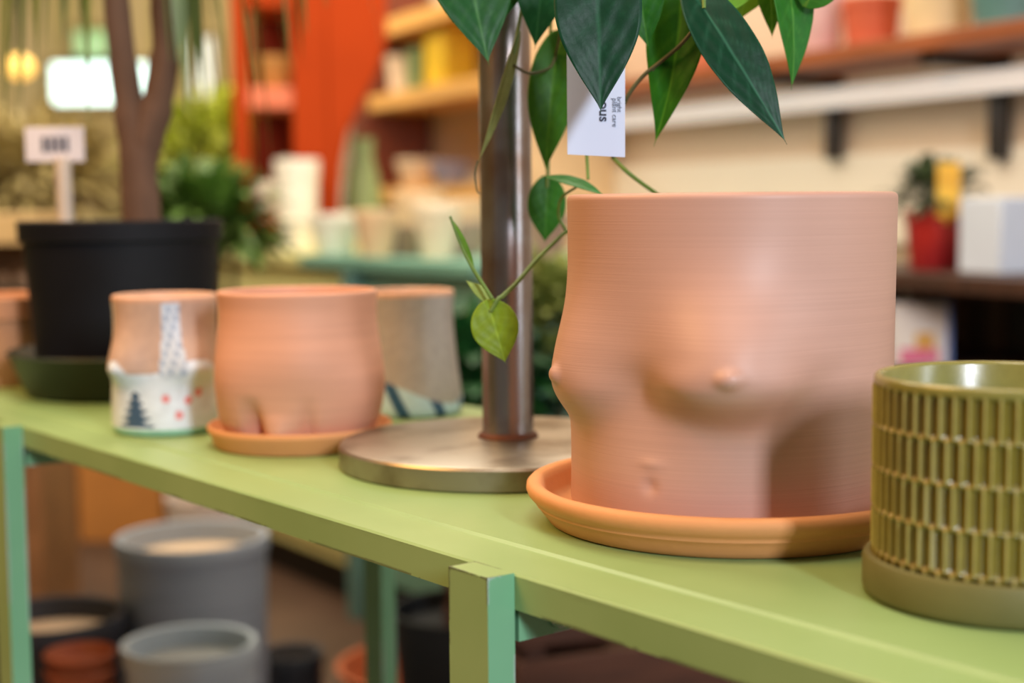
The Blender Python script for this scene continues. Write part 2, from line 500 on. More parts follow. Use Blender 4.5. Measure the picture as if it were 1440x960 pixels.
m_pole = steel('worn_pipe_steel', (146, 144, 146), (120, 98, 84), .27)
m_disc = steel('worn_plate_steel', (166, 156, 142), (112, 98, 82), .38)
stand = empty('pole_stand', (DC.x, DC.y, ZS), 0, 'worn steel pipe standing upright on a thick round steel plate', 'stand')
MB().lathe([(0, 0), (.1212, 0), (.1225, .0015), (.1225, .0148), (.1213, .0167), (.1195, .0175), (0, .0175)], 160, c=(-.002, -.012, 0)).build('base_plate', m_disc, stand, angle=30)
MB().lathe([(0, .0175), (.0212, .0175), (.0215, .0188), (.0208, .0205), (.0192, .0212), (.0190, .024), (.0190, .62), (.0184, .622), (0, .622)], 80).build('pipe', m_pole, stand, angle=30)
MB().lathe([(.0194, .0176), (.0228, .0177), (.0222, .0195), (.0200, .0215), (.0191, .0217)], 64).build('weld_ring', mat('rusty_weld', (92, 52, 34), .6, .5), stand)

# hanging bracket with planter above the frame
arm = MB().tube([(0, 0, .585), (.06, .0, .60), (.13, .01, .60), (.16, .012, .60)], .006, 12)
arm.build('arm', m_pole, stand)

# ------------------------------------------------------------------ small decorated torso planters
def small_torso(A, B, depth=.011):
    def rf(th, z):
        return 0
    return rf
def breasts2(th, z, R, a1, a2, zc, A, su, st, sb, nip=.0015):
    r = 0
    for a in (a1, a2):
        u = wrap(th-a)*R; v = z-zc; sv = st if v > 0 else sb
        r += A*math.exp(-((u/su)**2+(v/sv)**2))
        r += nip*math.exp(-(math.hypot(u, v)/.004)**3)
    return r
m_deco = mat_attr('painted_stoneware', .45, .4, bump=.1, bscale=120)
# white-and-clay planter behind left
def deco_pot(name, c, R, Hh, facing, label, kind):
    a1 = facing-math.radians(44); a2 = facing+math.radians(34)
    zc = Hh*.50
    def rf(th, z):
        t = z/Hh
        r = R*(1.0-.055*math.exp(-((t-.78)/.25)**2)+.03*math.exp(-((t-.1)/.2)**2))
        if z < .006: r -= .002*(1-z/.006)
        if kind: return r+.004*math.exp(-(t/.35)**2)
        return r+breasts2(th, z, R, a1, a2, zc*.98, .0125, .019, .026, .012)
    clay = s2l((194, 162, 142)) if kind == 0 else s2l((172, 162, 154))
    clayside = s2l((196, 150, 124))
    white = s2l((218, 228, 238)); navy = s2l((66, 90, 116)); red = s2l((226, 140, 140)); rim = s2l((214, 168, 140)); mint = s2l((150, 200, 176))
    def cf(th, z):
        d = wrap(th-facing)*R          # + is to the camera's right
        if z > Hh*.955: return rim
        if kind == 0:
            top = Hh*(.40+.06*math.cos(wrap(th-a1)*2.0))
            for a in (a1, a2):
                u = wrap(th-a)*R
                top = max(top, Hh*.26+.034*math.exp(-(u/.016)**2)*1.0) if a == a1 else max(top, Hh*.45+.012*math.exp(-(u/.02)**2))
            strap = abs(wrap(th-(facing+.20))*R-(0.0)) < .0075+.010*max(0, (.75-z/Hh))
            strap2 = abs(wrap(th-(a1-.55))*R) < .006 and z > Hh*.4
            if z < .006: return mint
            if not (z < top or strap or strap2): return clay
            if strap and z > Hh*.42:
                q = math.sin(z*430)*math.sin(th*34+z*190)
                if q > .30: return s2l((158, 176, 200))
                return s2l((206, 216, 228))
            # pine tree motif
            tx = wrap(th-(facing-.50))*R; tz = (z-.008)/.030
            if 0 < tz < 1 and abs(tx) < (.0150*(1-tz)+.003)*(.72+.28*math.sin(tz*30)): return navy
            for (fx, fz) in ((.25, .032), (.66, .030), (.48, .018), (.86, .036)):
                if math.hypot(wrap(th-facing-fx+.18)*R, z-fz) < .0036: return red
            return white
        else:
            lim = Hh*(.20+.10*math.sin((th-facing)*2+.4))
            if z < lim:
                q = math.sin((th-facing)*9+z*90)
                if q > .55: return s2l((44, 84, 116))
                return s2l((190, 216, 224))
            return clay
    vs, fs, cols = torso_mesh(rf, Hh, .005, 220, 130, colf=cf, incol=clay)
    o = mesh_obj(name, vs, fs, m_deco, loc=(c.x, c.y, ZS+.0003), cols=cols)
    return tag(o, label, 'planter')
c1 = G(236, 614, ZS); c1.y += .052; c1.x = (236-720)/FPX*c1.y*1.0
deco_pot('bikini_planter', Vector((-.296, 1.272, 0)), .0455, .1165, math.atan2(-1.292, .293)-.10,
         'small clay planter with white painted bikini, dark tree and red dots', 0)
deco_pot('painted_planter', Vector((-.098, 1.372, 0)), .0465, .1130, math.atan2(-1.392, .1)+1.9,
         'greyish clay planter with pale blue painted base behind the hip planter', 1)

# terracotta hip planter on its saucer
HC = Vector((-.171, 1.192, 0))
HF = math.atan2(-HC.y, -HC.x)
prof = [(0, 0), (.068, 0), (.070, .002), (.0725, .010), (.0745, .0125), (.0755, .016), (.074, .0178), (.0735, .0175), (.071, .012), (.068, .009), (0, .008)]
s = MB().lathe(prof, 120)
# lobed outline follows the planter's foot
for v in s.v:
    a = math.atan2(v.y, v.x); v.x *= 1+.02*math.cos(2*(a-HF)); v.y *= 1-.0*math.cos(a)
s = s.build('saucer', m_sauc, loc=(HC.x, HC.y, ZS), angle=60)
tag(s, 'small orange terracotta saucer beside the round steel plate, under the hip planter', 'saucer')
HH = .1155
def r_hip(th, z):
    t = z/HH; R = .0665
    d = wrap(th-HF)
    r = R + .0035*math.cos(2*(d+.3))*(1-t) - .0035*gs((t-.86)/.22)
    u = d*R
    # hips swell low, thighs part below
    r += .0105*gs((u-.060)/.034)*gs((t-.36)/.26)
    r += .0080*gs((u+.058)/.030)*gs((t-.42)/.26)
    r += .0050*gs((u-.002)/.038)*gs((t-.52)/.24)
    low = smooth01((.36-t)/.28)
    r -= .0120*low*gs((u+.036)/.0070)         # crease between the thighs
    r -= .0045*low*gs((u-.006)/.0060)
    r += .0055*smooth01((.24-t)/.2)*gs((u+.017)/.010)
    r -= .0045*smooth01((t-.0)/.05)*0
    r -= .004*gs((t-.0)/.10)
    return r
vs, fs, cols = torso_mesh(r_hip, HH, .0055, 260, 140)
o = mesh_obj('hip_planter', vs, fs, mat('orange_pink_terracotta', (206, 150, 122), .6, var=.06, scale=8, bump=.2, bscale=12, stretch=(1, 1, 20)), loc=(HC.x, HC.y, ZS+.0084))
tag(o, 'terracotta planter shaped like hips and thighs, behind the round steel plate', 'planter')

# ------------------------------------------------------------------ black nursery pot with the cane plant
BC = Vector((-.402, 1.545, 0))
m_black = mat('black_plastic', (10, 12, 20), .6, var=.2, scale=20, spec=.25)
m_blacks = mat('dark_green_plastic', (22, 30, 12), .4, var=.2, scale=20)
prof = [(0, 0), (.094, 0), (.100, .004), (.116, .042), (.1185, .044), (.1165, .046), (.113, .043), (.097, .008), (0, .006)]
s = MB().lathe(prof, 96).build('saucer', m_blacks, loc=(BC.x, BC.y, ZS), angle=50)
tag(s, 'deep dark green plastic saucer under the black nursery pot', 'saucer')
BH = .1715
bp_ = empty('potted_tree', (BC.x, BC.y, ZS+.0065), 0, 'forked brown trunk plant with drooping leaves in a black plastic pot', 'plant')
prof = [(0, 0), (.084, 0), (.087, .003), (.098, BH-.022), (.1025, BH-.020), (.1035, BH-.002), (.102, BH), (.0995, BH-.001), (.095, BH-.024), (.082, .006), (0, .005)]
MB().lathe(prof, 96).build('pot', m_black, bp_, angle=40)
MB().lathe([(0, BH-.022), (.05, BH-.019), (.0945, BH-.025), (.0935, BH-.030), (0, BH-.030)], 64).build('soil', mat('potting_soil', (52, 36, 26), .95, var=.5, scale=120, bump=1, bscale=120), bp_)
m_bark = mat('grey_brown_bark', (104, 76, 58), .9, var=.3, scale=30, bump=.9, bscale=60, stretch=(1, 1, .3))
def rel(px, py, Y): return P(px, py, Y)-Vector((BC.x, BC.y, ZS+.0065))
YB = 1.585
tr = MB()
tr.tube(bez([rel(200, 320, YB), rel(196, 262, YB), rel(192, 205, YB), rel(182, 150, YB), rel(172, 80, YB), rel(164, 0, YB), rel(158, -110, YB), rel(150, -260, YB)], 6),
        [.0205]*6+[.0195]*6+[.0185]*6+[.0155]*6+[.014]*6+[.0135]*6+[.012]*7, 14)
tr.tube(bez([rel(196, 262, YB), rel(204, 200, YB), rel(222, 140, YB), rel(232, 70, YB), rel(228, 0, YB), rel(224, -110, YB), rel(235, -240, YB)], 6),
        [.017]*6+[.019]*6+[.016]*6+[.0135]*6+[.0125]*6+[.012]*7, 14)
tr.build('trunk', m_bark, bp_)
# drooping strap leaves, crown above the frame
def strap_leaf(mb, p0, p1, p2, wd, n=14):
    pts = []
    for i in range(n+1):
        t = i/n; pts.append(p0*(1-t)**2+p1*2*t*(1-t)+p2*t*t)
    vs = []; fs = []
    side = (p2-p0).cross(Vector((0, 0, 1)))
    side = side.normalized() if side.length > 1e-5 else Vector((1, 0, 0))
    for i, p in enumerate(pts):
        t = i/n; ww = wd*math.sin(PI*min(1, .12+.88*t))**.6*(1-t*.3)
        if i == n: ww = .0003
        up = Vector((0, 0, .25*ww))
        vs += [p-side*ww+up, p, p+side*ww+up]
    for i in range(n):
        a = i*3
        fs += [(a, a+1, a+4, a+3), (a+1, a+2, a+5, a+4)]
    mb.add(vs, fs)
lf = MB()
crowns = [rel(150, -260, YB), rel(235, -240, YB)]
rnd = random.Random(3)
for ci, cpt in enumerate(crowns):
    for k in range(34):
        a = rnd.uniform(0, 2*PI); rr = rnd.uniform(.08, .26); dz = rnd.uniform(-.34, .02)
        if rnd.random() < .35: rr *= .6
        d = Vector((math.cos(a), math.sin(a), 0))
        strap_leaf(lf, cpt+d*.008, cpt+d*rr*.7+Vector((0, 0, .13)), cpt+d*rr+Vector((0, 0, dz)), rnd.uniform(.004, .0075))
for (px, py, Y) in ((52, 90, 1.5), (30, 150, 1.62), (8, 175, 1.5), (90, 60, 1.7), (262, 165, 1.55), (290, 210, 1.6), (275, 130, 1.7), (250, 90, 1.45), (385, 70, 1.6), (398, 112, 1.6), (415, 60, 1.6), (405, 90, 1.62), (268, 60, 1.6), (280, 80, 1.62), (45, 60, 1.55), (408, 100, 1.55), (425, 85, 1.7), (432, 50, 1.5), (310, 120, 1.6), (18, 60, 1.5), (120, 70, 1.7)):
    cpt = crowns[1 if px > 190 else 0]; q = rel(px, py, Y)
    m_ = cpt.lerp(q, .55); m_.z = cpt.z+.10; m_ = m_+(q-cpt)*Vector((.35, .35, 0)).length*.0
    m_.x = q.x+(cpt.x-q.x)*.1; m_.y = q.y
    strap_leaf(lf, cpt, m_, q, .014)
lf.build('foliage', mat('olive_strap_leaf', (84, 104, 38), .45, var=.3, scale=8), bp_)

# price sign stuck in the black pot
sg = empty('price_sign', (BC.x, BC.y, ZS+.16), 0, 'small white price sign on a pale stick in the black pot', 'sign')
def rs(px, py, Y): return P(px, py, Y)-Vector((BC.x, BC.y, ZS+.16))
a = rs(36, 228, 1.56); b = rs(117, 178, 1.56)
MB().box(a.x, b.x, a.y, a.y+.002, a.z, b.z).build('card', mat('white_card', (226, 218, 220), .6, var=.03), sg, bevel=.0008)
a = rs(58, 214, 1.56); b = rs(98, 192, 1.56)
txm = mat('grey_ink', (70, 72, 86), .7)
pr = MB()
for i in range(4):
    x = a.x+(b.x-a.x)*(i+.1)/4; x2 = a.x+(b.x-a.x)*(i+.78)/4
    pr.box(x, x2, a.y-.0006, a.y-.0001, a.z, b.z)
pr.build('price_print', txm, sg)
a = rs(88, 228, 1.56); b = rs(92, 312, 1.56)
MB().tube([(a.x, a.y+.001, a.z+.004), (b.x, a.y+.001, b.z)], .0085, 12).build('stick', mat('pale_stick', (214, 196, 176), .6), sg)

# clay pot at the left end of the table
LC = G(-22, 548, ZS); LC.y += .06
t = MB().lathe([(0, 0), (.046, 0), (.048, .002), (.060, .072), (.064, .074), (.0655, .096), (.063, .098), (.059, .095), (.057, .074), (.045, .006), (0, .005)], 80).build('clay_pot', mat('peach_clay', (206, 146, 108), .8, var=.08), loc=(LC.x, LC.y, ZS), angle=40)
tag(t, 'plain peach clay pot left of the black nursery pot', 'pot')

# ------------------------------------------------------------------ trailing heart leaf plant
leafmat = mat_attr('heart_leaf', .42, .18, bump=.35, bscale=180, var=.12, trans=.08)
leafmat2 = mat_attr('thin_heart_leaf', .45, .2, bump=.3, bscale=180, var=.12, trans=.22)
PVo = Vector((.10, 1.02, 1.22))
plant = empty('trailing_philodendron', PVo, 0, 'trailing heart-leaf plant with dark green leaves hanging above the pink planter', 'plant')
def pv(px, py, Y): return P(px, py, Y)-PVo
def leaf(b, t, wd, nrm=(0, -1, 0.15), col=(24, 78, 50), col2=(60, 118, 84), bow=.08, fold=.18, drip=.15, mat_=leafmat, bend=None, name='leaf', under=None, ns=36, ntt=12):
    b = pv(*b); t = pv(*t)
    ax = t-b; L = ax.length; d = ax.normalized()
    n = Vector(nrm).normalized(); n = (n-d*n.dot(d)).normalized()
    side = d.cross(n).normalized()
    mid = (b+t)/2 + n*bow*L
    if bend: mid += side*bend*L
    ca = s2l(col); cb = s2l(col2)
    vs = []; cols = []; fs = []
    for i in range(ns+1):
        s = i/ns; s = s**1.25
        p = b*(1-s)**2+mid*2*s*(1-s)+t*s*s
        tan = ((mid-b)*(1-s)+(t-mid)*s).normalized()
        sx = min(1, s/.97)
        wv = (sx**.45)*max(0, 1-sx**1.5)**1.22*1.80 + .07*(1-s)*min(1, s*8)
        wv = max(wv, .0)
        sd = side
        for j in range(-ntt, ntt+1):
            q = j/ntt
            back = .24*abs(q)**1.3*(1-s)**5*L*(1 if s < .5 else 0)
            x = sd*q*wv*wd*.5*1.18
            lift = n*(abs(q)*wv*wd*.5*fold) + n*(-.010*wd*math.cos(q*9)*math.sin(s*22+abs(q)*4)*wv)
            vs.append(p+x-tan*back+lift)
            # veins: centre rib and arcs
            v = .6*math.exp(-(q*wv/.03)**2)
            ph = ((s-abs(q)*.26*(1-s*.3))*6.5) % 1.0
            v = max(v, .20*math.exp(-((ph-.5)/.10)**2)*smooth01(abs(q)*5)*(1-abs(q)**3))
            v = max(v, .8*smooth01((abs(q)-.95)/.05)*.4)
            cols.append(tuple(ca[k]*(1-v)+cb[k]*v for k in range(4)))
    m_ = 2*ntt+1
    for i in range(ns):
        for j in range(m_-1):
            a = i*m_+j; fs.append((a, a+1, a+m_+1, a+m_))
    o = mesh_obj(name, vs, fs, mat_, plant, cols=cols)
    so = o.modifiers.new('thick', 'SOLIDIFY'); so.thickness = .0004
    return o
DK = (8, 52, 30); DK2 = (38, 92, 62); MD = (46, 104, 30); MD2 = (98, 150, 60); BR = (112, 160, 44); BR2 = (170, 200, 90)
leaf((650, -95, .98), (688, 93, .96), 112/FPX, col=(30, 78, 36), col2=(74, 124, 62), nrm=(.25, -1, .1), bend=.04)
leaf((770, -90, 1.0), (752, 70, .99), 80/FPX, col=(28, 84, 44), col2=(60, 120, 70))
leaf((838, -55, .90), (845, 162, .885), 112/FPX*.93, col=DK, col2=DK2, nrm=(.05, -1, .1), fold=.10, bow=.05)
leaf((958, -55, .97), (919, 206, .965), 84/FPX, col=(38, 100, 16), col2=(90, 148, 40), mat_=leafmat2, nrm=(-.5, -1, .1), bend=-.13, fold=.3)
leaf((990, 12, .93), (1107, 203, .91), 80/FPX*.92, col=DK, col2=(60, 116, 88), nrm=(.15, -1, .35), bend=.03, bow=.09, fold=.12)
leaf((1052, -42, .99), (965, 38, .97), 60/FPX, col=BR, col2=BR2, mat_=leafmat2)
leaf((1062, -60, 1.0), (1040, 30, 1.0), 70/FPX, col=(140, 180, 60), col2=BR2, mat_=leafmat2)
leaf((1098, -75, .97), (1113, 127, .96), 68/FPX, col=(40, 108, 30), col2=(96, 154, 60), mat_=leafmat2, nrm=(.6, -1, .1), bend=-.05)
leaf((1080, -60, .98), (1086, 55, .985), 40/FPX, col=(92, 150, 40), col2=BR2, mat_=leafmat2)
leaf((782, 78, 1.04), (767, 243, 1.03), 66/FPX, col=(52, 104, 24), col2=(88, 136, 44), mat_=leafmat2, bend=.02)
leaf((1140, -5, .96), (1190, -60, .96), 50/FPX, col=MD, col2=MD2)
leaf((784, 251, .99), (851, 276, .97), 28/FPX, col=(44, 112, 48), col2=(90, 150, 80), nrm=(0, -.4, 1))
leaf((770, 264, 1.06), (766, 342, 1.06), 54/FPX, col=(48, 108, 34), col2=(90, 150, 60), mat_=leafmat2)
leaf((690, 438, .955), (711, 511, .95), 64/FPX*.95, col=(120, 146, 34), col2=(150, 182, 70), mat_=leafmat2, bow=.05, fold=.1)
leaf((688, 422, .965), (655, 394, .965), 17/FPX, col=(150, 170, 90), col2=(190, 205, 130), mat_=leafmat2, nrm=(.5, -1, .4))
leaf((662, 368, .965), (633, 304, .965), 11/FPX, col=(96, 140, 44), col2=(130, 170, 70), mat_=leafmat2, nrm=(1, -.6, 0))
leaf((722, 76, 1.0), (673, 228, .995), 26/FPX, col=(118, 128, 74), col2=(160, 168, 116), nrm=(1, -.55, 0), bend=.07)
leaf((890, -60, .95), (912, 70, .95), 66/FPX, col=(36, 98, 26), col2=(80, 140, 46), mat_=leafmat2)
leaf((735, -95, 1.0), (700, 40, 1.0), 60/FPX, col=(30, 84, 36), col2=(70, 124, 62))

m_stem = mat('green_stem', (92, 122, 50), .5, var=.2, scale=40)
m_stemd = mat('brown_green_stem', (72, 74, 44), .5, var=.2, scale=40)
def stem(pts, r0, r1=None, m=m_stem):
    c = bez([pv(*p) for p in pts], 10); r1 = r1 or r0
    MB().tube(c, [r0+(r1-r0)*i/(len(c)-1) for i in range(len(c))], 8).build('stem', m, plant)
stem([(705, 418, .957), (726, 398, .965), (752, 368, .985), (778, 342, 1.0), (797, 326, 1.01), (812, 330, 1.03)], .0016, .0013)
stem([(797, 326, 1.01), (786, 303, 1.01), (790, 278, 1.0), (812, 262, .99)], .0012, .0008)
stem([(690, 438, .955), (700, 421, .956), (706, 417, .957)], .0015, .0012)
stem([(633, 304, .965), (646, 340, .963), (662, 372, .96), (682, 404, .957), (692, 420, .955)], .0008, .0014)
stem([(672, 226, .995), (668, 245, .995), (671, 268, .995), (675, 272, .995)], .0007, .0004, m_stemd)
stem([(862, 222, 1.0), (886, 245, .99), (924, 273, 1.005), (960, 300, 1.015)], .0015, .0014)
stem([(820, 150, 1.01), (824, 200, 1.0), (827, 252, .99)], .0014, .0010)
stem([(984, 30, .945), (958, 62, .95), (930, 86, .96), (903, 108, .965), (880, 140, .97), (868, 180, .98), (862, 222, 1.0)], .0013, .0015, m_stemd)
stem([(990, 12, .93), (987, 22, .938), (984, 30, .945)], .0014, .0013, m_stemd)
stem([(770, -60, 1.0), (790, 20, 1.02), (781, 80, 1.04)], .0014, .0009, m_stemd)
stem([(722, 92, 1.0), (745, 103, 1.01), (772, 96, 1.03), (782, 80, 1.04)], .0010, .0009, m_stemd)
stem([(920, 96, .962), (914, 116, .965), (919, 126, .966)], .0006, .0004, m_stemd)
# hanging pot the vines come from, just above the view
hp = Vector((.125, 1.10, ZS+.425))-PVo
for (px, py, Y) in ((650, -95, .98), (770, -90, 1.0), (838, -55, .90), (958, -55, .97), (1062, -60, 1.0), (1098, -75, .97), (770, -60, 1.0), (1140, -5, .96), (990, 12, .93), (1190, -60, .96), (890, -60, .95), (735, -95, 1.0), (1080, -60, .98), (1052, -42, .99), (770, 264, 1.06), (820, 150, 1.01), (722, 76, 1.0)):
    q = pv(px, py, Y)
    e = hp+Vector((0, 0, .10)); d = (q-e); d.z = 0; d = d.normalized() if d.length > 0 else Vector((1, 0, 0))
    edge = hp+d*.068+Vector((0, 0, .112))
    c = bez([e+Vector((0, 0, -.02)), edge, (edge+q)/2+d*.012, q], 8)
    MB().tube(c, .0013, 6).build('stem', m_stem, plant)
planter = empty('hanging_pot', hp+PVo, 0, 'small brown pot hanging from the steel pipe arm, holding the vines', 'pot')
MB().lathe([(0, 0), (.045, 0), (.047, .002), (.060, .10), (.062, .101), (.0615, .103), (.056, .102), (.044, .006), (0, .005)], 48).build('pot', mat('brown_pot', (120, 84, 60), .7), planter)
hk = MB()
top = Vector((-.006+.16, 1.11, ZS+.600))-(hp+PVo)
for k in range(3):
    a = 2*PI*k/3+.4
    hk.tube([(.060*math.cos(a), .060*math.sin(a), .100), top-Vector((0, 0, .004))], .0008, 6)
hk.build('hanging_wire', mat('wire', (120, 120, 116), .4, .8), planter)

# paper tag
tg = empty('paper_tag', P(838, 60, .93), 0, 'white paper plant tag with rotated black print, hanging under the dark leaf', 'tag')
to = P(838, 60, .93)
def tv(px, py, dy=0): return P(px, py, .93)-to+Vector((0, dy, 0))
c = [tv(797, 60), tv(879, 58), tv(879, 221), tv(798, 217)]
mb = MB(); mb.add(c+[x+Vector((0, .0006, 0)) for x in c], [(0, 1, 2, 3), (7, 6, 5, 4), (0, 4, 5, 1), (1, 5, 6, 2), (2, 6, 7, 3), (3, 7, 4, 0)])
mb.build('card', mat('tag_card', (208, 220, 242), .5, var=.02), tg, smooth=False)
ink = mat('tag_ink', (36, 40, 62), .6)
def text(s, px, py, size_px, bold, parent, rot):
    cu = bpy.data.curves.new('print', 'FONT'); cu.body = s; cu.size = size_px/FPX*.93; cu.extrude = .00005
    if bold: cu.offset = .00018
    o = bpy.data.objects.new('print', cu); COL.objects.link(o); cu.materials.append(ink)
    o.parent = parent; o.location = tv(px, py, -.0002); o.rotation_euler = (PI/2, rot, 0)
    bpy.context.view_layer.update()
    me = bpy.data.meshes.new_from_object(o); q = bpy.data.objects.new('print', me); COL.objects.link(q)
    q.parent = parent; q.location = o.location; q.rotation_euler = o.rotation_euler
    bpy.data.objects.remove(o)
    return q
text('nous', 843, 132, 20, True, tg, PI/2)
text('plant care', 861, 138, 10, False, tg, PI/2)
text('bright', 868, 136, 9, False, tg, PI/2)
stemtag = MB().tube([tv(838, 62, .001), tv(836, 20, .02), tv(842, -40, .03)], .0006, 6).build('string', mat('string', (200, 190, 170), .8), tg)
stemtag.parent = tg

# ------------------------------------------------------------------ right wall shelving
m_wood = mat('red_brown_wood', (150, 84, 48), .5, var=.25, scale=6, stretch=(1, 1, 8))
n_f = .26
zt = WZ(1440, 24, n_f); zb = WZ(1440, 52, n_f)
sh = wall_piece('wall_shelf', -1.3, 1.75, .022, n_f, zb, zt, m_wood, .003)
tag(sh, 'long reddish brown wooden wall shelf above the white rail', 'shelf')
zr = WZ(1440, 92, .14); zr0 = WZ(1440, 124, .14)
rl = wall_piece('white_rail', -1.2, 1.5, .11, .14, zr0, zr, mat('white_rail_glow', (246, 244, 246), .4, var=.02, emit=(255, 246, 236), estr=.5), .004)  # glow added to the white rail, treated as an LED tube
tag(rl, 'long white horizontal rail under the reddish brown wall shelf', 'rail')
led = bpy.data.lights.new('rail_led', 'AREA'); led.shape = 'RECTANGLE'; led.size = 2.6; led.size_y = .02; led.energy = 1.6; led.color = (1, .93, .8)
lo = bpy.data.objects.new('rail_led', led); COL.objects.link(lo); lo.location = W(.2, .125, zr0-.004); lo.rotation_euler = (0, 0, WANG)
m_blk = mat('black_iron', (34, 28, 26), .5)
for i, px in enumerate((1160, 1390)):
    t0 = WT(px, .06)
    b = wall_piece('shelf_bracket', t0-.02, t0+.02, .021, .050, WZ(px, 224, .04), zr0+.015, m_blk, .003)
    b2 = wall_piece('arm', t0-.018, t0+.018, .022, n_f-.03, zb-.022, zb-.001, m_blk)
    b3 = wall_piece('upright', t0-.018, t0+.018, .0215, .055, zr0, zb-.002, m_blk)
    b2.parent = b; b3.parent = b
    tag(b, ['black iron shelf bracket below the pale pink pot', 'black iron shelf bracket at the far right of the wall'][i], 'bracket', 'black brackets under the wall shelf')

def pot_lathe(name, c, r0, r1, h, m, label, cat, group=None, lip=.004, seg=56):
    th = min(.006, r1*.08)
    o = MB().lathe([(0, 0), (r0*.96, 0), (r0, .002), (r1*.985, h*.80), (r1*1.03, h*.81), (r1*1.05, h-.002), (r1*1.02, h), (r1-th, h-.002), (r1*.93-th, h*.8), (r0-th, .006), (0, .006)], seg).build(name, m, loc=c, angle=40)
    return tag(o, label, cat, group)
def on_wall(px, n, z): return W(WT(px, n), n, z)
pot_lathe('pot', on_wall(1150, .15, zt), .045, .055, .15, mat('pale_pink_pot', (226, 190, 190), .5), 'pale pink pot on the brown wall shelf', 'pot')
pot_lathe('pot', on_wall(1222, .13, zt), .052, .062, .11, mat('red_clay', (196, 92, 60), .7), 'red clay pot in the middle of the brown wall shelf', 'pot')
pot_lathe('pot', on_wall(1315, .14, zt), .06, .072, .12, mat('cream_pot', (228, 204, 160), .6), 'cream pot on the brown wall shelf, right of the red clay pot', 'pot')
pot_lathe('pot', on_wall(1410, .14, zt), .058, .07, .10, mat('teal_pot', (88, 132, 130), .4), 'teal pot at the right end of the brown wall shelf', 'pot')
pot_lathe('pot', on_wall(975, .14, zt), .06, .075, .12, mat('red_clay2', (206, 118, 84), .7), 'terracotta pot on the brown wall shelf behind the hanging leaves', 'pot')

# dark cabinet below
zc_ = .8135
m_dk = mat('dark_walnut', (66, 40, 28), .5, var=.35, scale=5, stretch=(8, 8, 1))
t0c, t1c = -1.2, WT(1262, .05)
cab = empty('display_cabinet', W(0, 0, 0), WANG, 'dark brown open wooden cabinet under the red potted plant', 'cabinet')
nn = 1
def cb(name, t0, t1, n0, n1, z0, z1, m=m_dk, bevel=.002):
    return MB().box(t0, t1, n0, n1, z0, z1).build(name, m, cab, bevel=bevel)
cb('top', t0c, t1c, .023, .43, zc_-.03, zc_)
cb('back_panel', t0c+.02, t1c-.02, .0235, .04, .05, zc_-.031)
cb('side_panel', t1c-.022, t1c-.001, .041, .42, 0, zc_-.031)
cb('side_panel', t0c+.001, t0c+.022, .041, .42, 0, zc_-.031)
zs_ = WZ(1300, 516, .36)
cb('shelf', t0c+.023, t1c-.023, .041, .42, zs_-.022, zs_)
cb('shelf', t0c+.023, t1c-.023, .041, .42, .10, .12)
for k in range(12):
    t = t1c-.1-k*.11
    if t > t0c+.05: cb('slat', t, t+.05, .0405, .047, zs_+.001, zc_-.032, mat('walnut_slat', (104, 66, 42), .5), 0)
cab.rotation_euler.z = WANG
# red potted plant
pr_ = on_wall(1316, .27, zc_)
rp = empty('potted_plant', pr_, 0, 'small dark leafy plant in a red pot with a yellow tag', 'plant')
MB().lathe([(0, 0), (.044, 0), (.046, .002), (.056, .095), (.060, .096), (.061, .112), (.058, .113), (.054, .094), (.044, .006), (0, .006)], 48).build('pot', mat('red_pot', (186, 44, 34), .4, rgb2=(150, 28, 40), scale=9), rp, angle=40)
MB().lathe([(0, .094), (.0535, .092), (.0535, .088), (0, .088)], 32).build('soil', _mats['potting_soil'], rp)
def bush(parent, c, R, n, lw, ll, m, seed=1, zsq=.8, stem0=None):
    rn = random.Random(seed); mb = MB()
    for k in range(n):
        a = rn.uniform(0, 2*PI); el = rn.uniform(-.2, 1.3)
        d = Vector((math.cos(a)*math.cos(el), math.sin(a)*math.cos(el), math.sin(el)*zsq))
        p = Vector(c)+d*R*rn.uniform(.35, .85)
        q = p+(d+Vector((rn.uniform(-.4, .4), rn.uniform(-.4, .4), rn.uniform(-.7, .2)))).normalized()*ll
        strap_leaf(mb, p, (p+q)/2+Vector((0, 0, ll*.25)), q, lw, 5)
        if k % 3 == 0 and stem0 is not None: mb.tube([Vector(stem0), (Vector(stem0)+p)/2+Vector((0, 0, R*.1)), p], .0012, 5)
    return mb.build('foliage', m, parent)
bush(rp, (0, 0, .125), .095, 90, .013, .05, mat('dark_leaf', (56, 72, 40), .5, var=.4), 5, stem0=(0, 0, .093))
# yellow tag
MB().box(-.020, .022, -.078, -.076, .10, .20).build('yellow_tag', mat('yellow_tag', (238, 176, 30), .5, rgb2=(250, 200, 60), scale=30), rp)
MB().box(-.003, .003, -.0755, -.05, .09, .11).build('tag_clip', mat('yellow_tag', (238, 176, 30), .5), rp)
bb = MB().box(-.07, .07, -.05, .05, 0, .135).build('white_box', mat('blue_white_card', (206, 216, 232), .5, var=.03), loc=on_wall(1418, .26, zc_), rz=.5, bevel=.004)
tag(bb, 'pale blue-white box on the dark cabinet, right of the red pot', 'box')
# printed card box on the lower shelf
cbx = empty('printed_box', on_wall(1298, .34, zs_), -.15, 'white box with pink and yellow print inside the dark cabinet', 'box')
MB().box(-.056, .052, -.02, .02, 0, .118).build('carton', mat('white_carton', (240, 232, 226), .5, var=.02), cbx, bevel=.002)
MB().box(-.012, .022, -.0206, -.0201, .03, .062).build('yellow_print', mat('print_yellow', (232, 176, 80), .6), cbx)
MB().box(-.04, .03, -.0209, -.0203, .004, .032).build('pink_print', mat('print_pink', (222, 92, 140), .6, rgb2=(236, 140, 170), scale=40), cbx)
MB().box(.044, .0525, -.0209, -.0203, 0, .117).build('blue_print', mat('print_blue', (110, 140, 210), .6), cbx)

